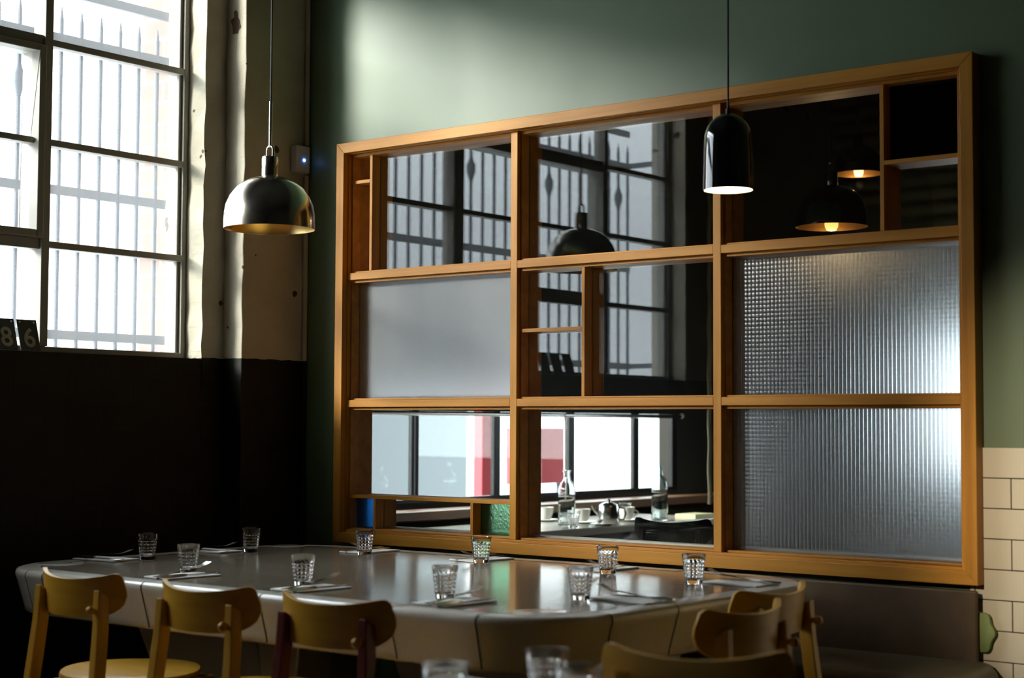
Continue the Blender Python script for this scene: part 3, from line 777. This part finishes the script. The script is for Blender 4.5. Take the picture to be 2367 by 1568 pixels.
# window of the far room
w3 = empty('window_3', (AXW-.014, 2.35, .835)); struct(w3, 'bright window row of the room beyond the lower panes', 'window')
def w3box(name, y0, y1, z0, z1, x0=-.012, x1=.012, m=M['black_metal']): return MB().box(x0, x1, y0-2.35, y1-2.35, z0-.835, z1-.835).build(name, m, w3, .002)
w3box('sill', .98, 3.73, .835, .855); w3box('head', .98, 3.73, 2.42, 2.45); w3box('stile', .98, 1.02, .855, 2.42); w3box('stile', 3.69, 3.73, .855, 2.42)
w3box('mullion', 1.475, 1.493, .855, 2.42); w3box('mullion', 1.507, 1.523, .855, 2.42)
for y0, y1 in ((2.08, 2.127), (2.70, 2.748), (3.30, 3.350)): w3box('mullion', y0, y1, .855, 2.42)
ys = [1.02, 1.475, 1.523, 2.08, 2.127, 2.70, 2.748, 3.30, 3.35, 3.69]
for a, b in ((1.02, 1.475), (1.523, 2.08), (2.127, 2.70), (2.748, 3.30), (3.35, 3.69)): w3box('pane', a, b, .855, 2.42, -.002, .002, M['clear'])
rb = tag(empty('roller_blind', (AXW+.035, 2.35, 1.245)), 'dark blind over the upper part of the far room window', 'blind')
MB().box(-.004, .004, -1.40, 1.40, .02, 1.25).build('fabric', M['blind'], rb)
MB().tube([(.004, -1.40, .008), (.004, 1.36, .008)], .011, 12).build('bottom_rail', M['steel'], rb)
MB().sphere((.004, 1.372, .012), .016, 12).build('end_knob', M['porcelain'], rb)
MB().tube([(.03, .22, .01), (.03, .22, -.43)], .005, 8).build('pull_cord', M['porcelain'], rb)
lg = tag(MB().box(AXW+.005, AXW+.17, .3, 4.45, .765, .81).build('window_ledge', M['ledge_wood'], bevel=.006), 'brown timber ledge running below the far room window', 'ledge')
# outside the far room
tag(MB().box(-1.46, -1.40, 2.83, 2.96, -.45, 1.9).build('red_post', M['red_paint']), 'narrow red post outside the second far window pane', 'post')
rx = tag(MB().box(-1.50, -1.42, 3.17, 3.665, .86, 1.185).build('red_box', M['red_paint'], bevel=.004), 'blurred red box outside the middle far window pane', 'box')
for y in (3.20, 3.61): MB().box(-1.47, -1.45, y, y+.02, -.45, .86).build('support', M['bar_paint'], rx)
struct(MB().box(-3.2, -3.1, 3.2, 4.72, -.45, 2.6).build('wall_neighbour', M['pale_render']), 'pale grey wall outside the second far window pane', 'wall')

# roller shutter over the bright opening in the back wall of the far room
sh = tag(empty('roller_shutter', (.92, 4.47, 1.72)), 'ribbed roller shutter half raised at the back of the far room', 'shutter')
mb = MB(); zq = 0; pts = []
N = 17
for i in range(N*8+1):
    t = i/8; pts.append((-.022*abs(math.sin(PI*t)), t*.085))
ring0 = [(-1.0, p[0], p[1]) for p in pts]; ring1 = [(1.6, p[0], p[1]) for p in pts]
n_ = len(pts); mb.add(ring0+ring1, [(i, i+1, n_+i+1, n_+i) for i in range(n_-1)], True)
o = mb.build('slat_curtain', M['shutter'], sh); so = o.modifiers.new('solid', 'SOLIDIFY'); so.thickness = .003
MB().box(-1.0, 1.6, -.025, .012, -.05, 0).build('bottom_bar', M['black_metal'], sh, .004)
w4 = empty('window_4', (1.30, 4.56, .95)); struct(w4, 'bright serving window glowing through the reeded panes', 'window')
MB().box(-.795, .795, -.02, .02, 0, .025).box(-.795, .795, -.02, .02, 1.925, 1.945).box(-.795, -.77, -.02, .02, .025, 1.925).box(.77, .795, -.02, .02, .025, 1.925).build('frame', M['black_metal'], w4)
MB().box(-.77, .77, -.002, .002, .025, 1.925).build('pane', M['clear'], w4)

# lamps of the far room
dome_pendant(1.481, 1.408, 1.954, .135, M['gloss_black'], M['dark_brass'], M['bulb_warm'], 'dark dome pendant with amber bulb behind upper right pane, lower one', bulb_z=.014, bulb_r=.026, glow=1.5)
dome_pendant(1.019, 2.574, 2.347, .110, M['gloss_black'], M['dark_brass'], M['bulb_pale'], 'dark dome pendant with pale bulb behind upper right pane, higher one', bulb_z=.012, bulb_r=.022, glow=2.2)

# table of the far room and what stands on it
at = tag(empty('annex_table', (-.22, 2.15, FZ)), 'pale topped table in the room beyond the bottom middle pane', 'table')
MB().box(-.29, .27, -.85, .82, .705-FZ, .74-FZ).build('tabletop', M['rim'], at, .006)
for sx in (-.24, .22):
    for sy in (-.78, .75): MB().box(sx-.025, sx+.025, sy-.025, sy+.025, 0, .705-FZ).build('leg', M['dark_wood'], at, .003)
def carafe(x, y, h, label):
    k = h/.25
    o = [(.0002, .001), (.036, 0), (.041, .004), (.041, .02)]
    for i in range(9): o += [(.041, .03+i*.012), (.0388, .036+i*.012)]
    o += [(.041, .145), (.040, .165), (.032, .188), (.020, .203), (.0155, .215), (.0155, .236), (.020, .246), (.020, .25), (.0165, .25), (.0128, .236), (.0125, .215), (.017, .201), (.029, .186), (.037, .163), (.0375, .14), (.0365, .03), (.034, .010), (.0002, .008)]
    ob = MB().lathe([(r, zq*k) for r, zq in o], 40).build('water_carafe', M['carafe_glass']); ob.location = (x, y, .7402); return tag(ob, label, 'carafe', 'carafes in the far room')
carafe(-.127, 1.903, .255, 'ribbed glass carafe before the red panel, left one in the far room')
carafe(-.035, 2.541, .265, 'ribbed glass carafe before the rightmost far window pane')
tumbler(-.012, 1.80, .7402, 'tumbler standing beside the left carafe in the far room', 'far room tumblers')
tumbler(-.225, 2.52, .7402, 'tumbler behind the steel pot in the far room', 'far room tumblers')
def cup(x, y, z, label, rz=0):
    r = empty('coffee_cup', (x, y, z), rz)
    MB().lathe([(.0002, .001), (.022, 0), (.026, .003), (.036, .03), (.040, .058), (.0375, .058), (.0335, .03), (.022, .006), (.0002, .005)], 32).build('cup', M['porcelain'], r)
    MB().tube([(.034+.02*math.sin(PI*i/8)*1.1, 0, .016+.032*i/8) for i in range(9)], .0035, 8).build('handle', M['porcelain'], r)
    return tag(r, label, 'cup', 'cups in the far room')
cup(-.175, 2.09, .7492, 'white cup just left of the steel pot in the far room', 2.6)
cup(-.40, 2.10, .7492, 'white cup at the left edge of the bottom middle pane', -2.2)
cup(-.12, 2.38, .7492, 'white cup just right of the steel pot in the far room', .4)
def saucer(x, y, z, label, r=.07):
    o = MB().lathe([(.0002, .002), (r*.55, 0), (r*.6, .002), (r*.97, .0075), (r, .0095), (r*.96, .0095), (r*.55, .0045), (.0002, .0045)], 36).build('saucer', M['porcelain']); o.location = (x, y, z); return tag(o, label, 'saucer', 'saucers in the far room')
saucer(-.175, 2.09, .7402, 'white saucer under the cup left of the steel pot'); saucer(-.40, 2.10, .7402, 'white saucer under the leftmost far room cup'); saucer(-.12, 2.38, .7402, 'white saucer under the cup right of the steel pot')
saucer(-.005, 2.02, .7402, 'empty white saucer near the front edge of the far table', .062)
tp = empty('steel_pot', (-.075, 2.165, .7402), .5)
MB().lathe([(.0002, .001), (.048, 0), (.052, .006), (.050, .075), (.044, .088), (.0002, .092)], 40).build('body', M['steel'], tp)
MB().lathe([(.040, .089), (.020, .098), (.007, .101), (.009, .112), (.0002, .116)], 28).build('lid', M['steel'], tp)
MB().tube([(.048, 0, .075), (.075, 0, .072), (.080, 0, .045), (.072, 0, .02), (.050, 0, .018)], .005, 10).build('handle', M['steel'], tp)
MB().tube([(-.045, 0, .045), (-.065, 0, .062), (-.078, 0, .085)], [.012, .009, .007], 12).build('spout', M['steel'], tp)
tag(tp, 'squat steel pot in the middle of the far room table', 'pot')
bk = tag(MB().box(-.07, .05, -.09, .09, 0, .022).build('menu_stack', M['paper_yellow'], bevel=.002), 'pale yellow stack of paper at the far end of the table beyond', 'paper stack'); bk.location = (-.005, 2.83, .7402)
dk = make_chair('dark chair seen through the lower right of the bottom middle pane', M['dark_wood'], M['dark_leather'], M['dark_leather']); set_chair(dk, .79, 1.36, .25); dk['group'] = 'dark chairs in the far room'
ck = MB().tube([(-.045+.003*math.sin(i*1.3), 3.02, .80+i*.05) for i in range(54)], .011, 8)
tag(ck.build('hanging_chain', M['shutter']), 'thick chain hanging beyond the right of the bottom middle pane', 'chain')

# ---------------------------------------------------------------- bring the layout to metres with the floor at zero
U = 1.45
for o in list(COL.objects):
    if o.parent is None:
        o.location = ((o.location.x)*U, o.location.y*U, (o.location.z-FZ)*U)
        if o.type in {'MESH', 'EMPTY'}: o.scale = (o.scale.x*U, o.scale.y*U, o.scale.z*U)
    if o.type == 'LIGHT' and o.data.type != 'SUN':
        o.data.energy *= U*U; o.data.shadow_soft_size *= U
cam.dof.focus_distance *= U; cam.dof.aperture_fstop /= U
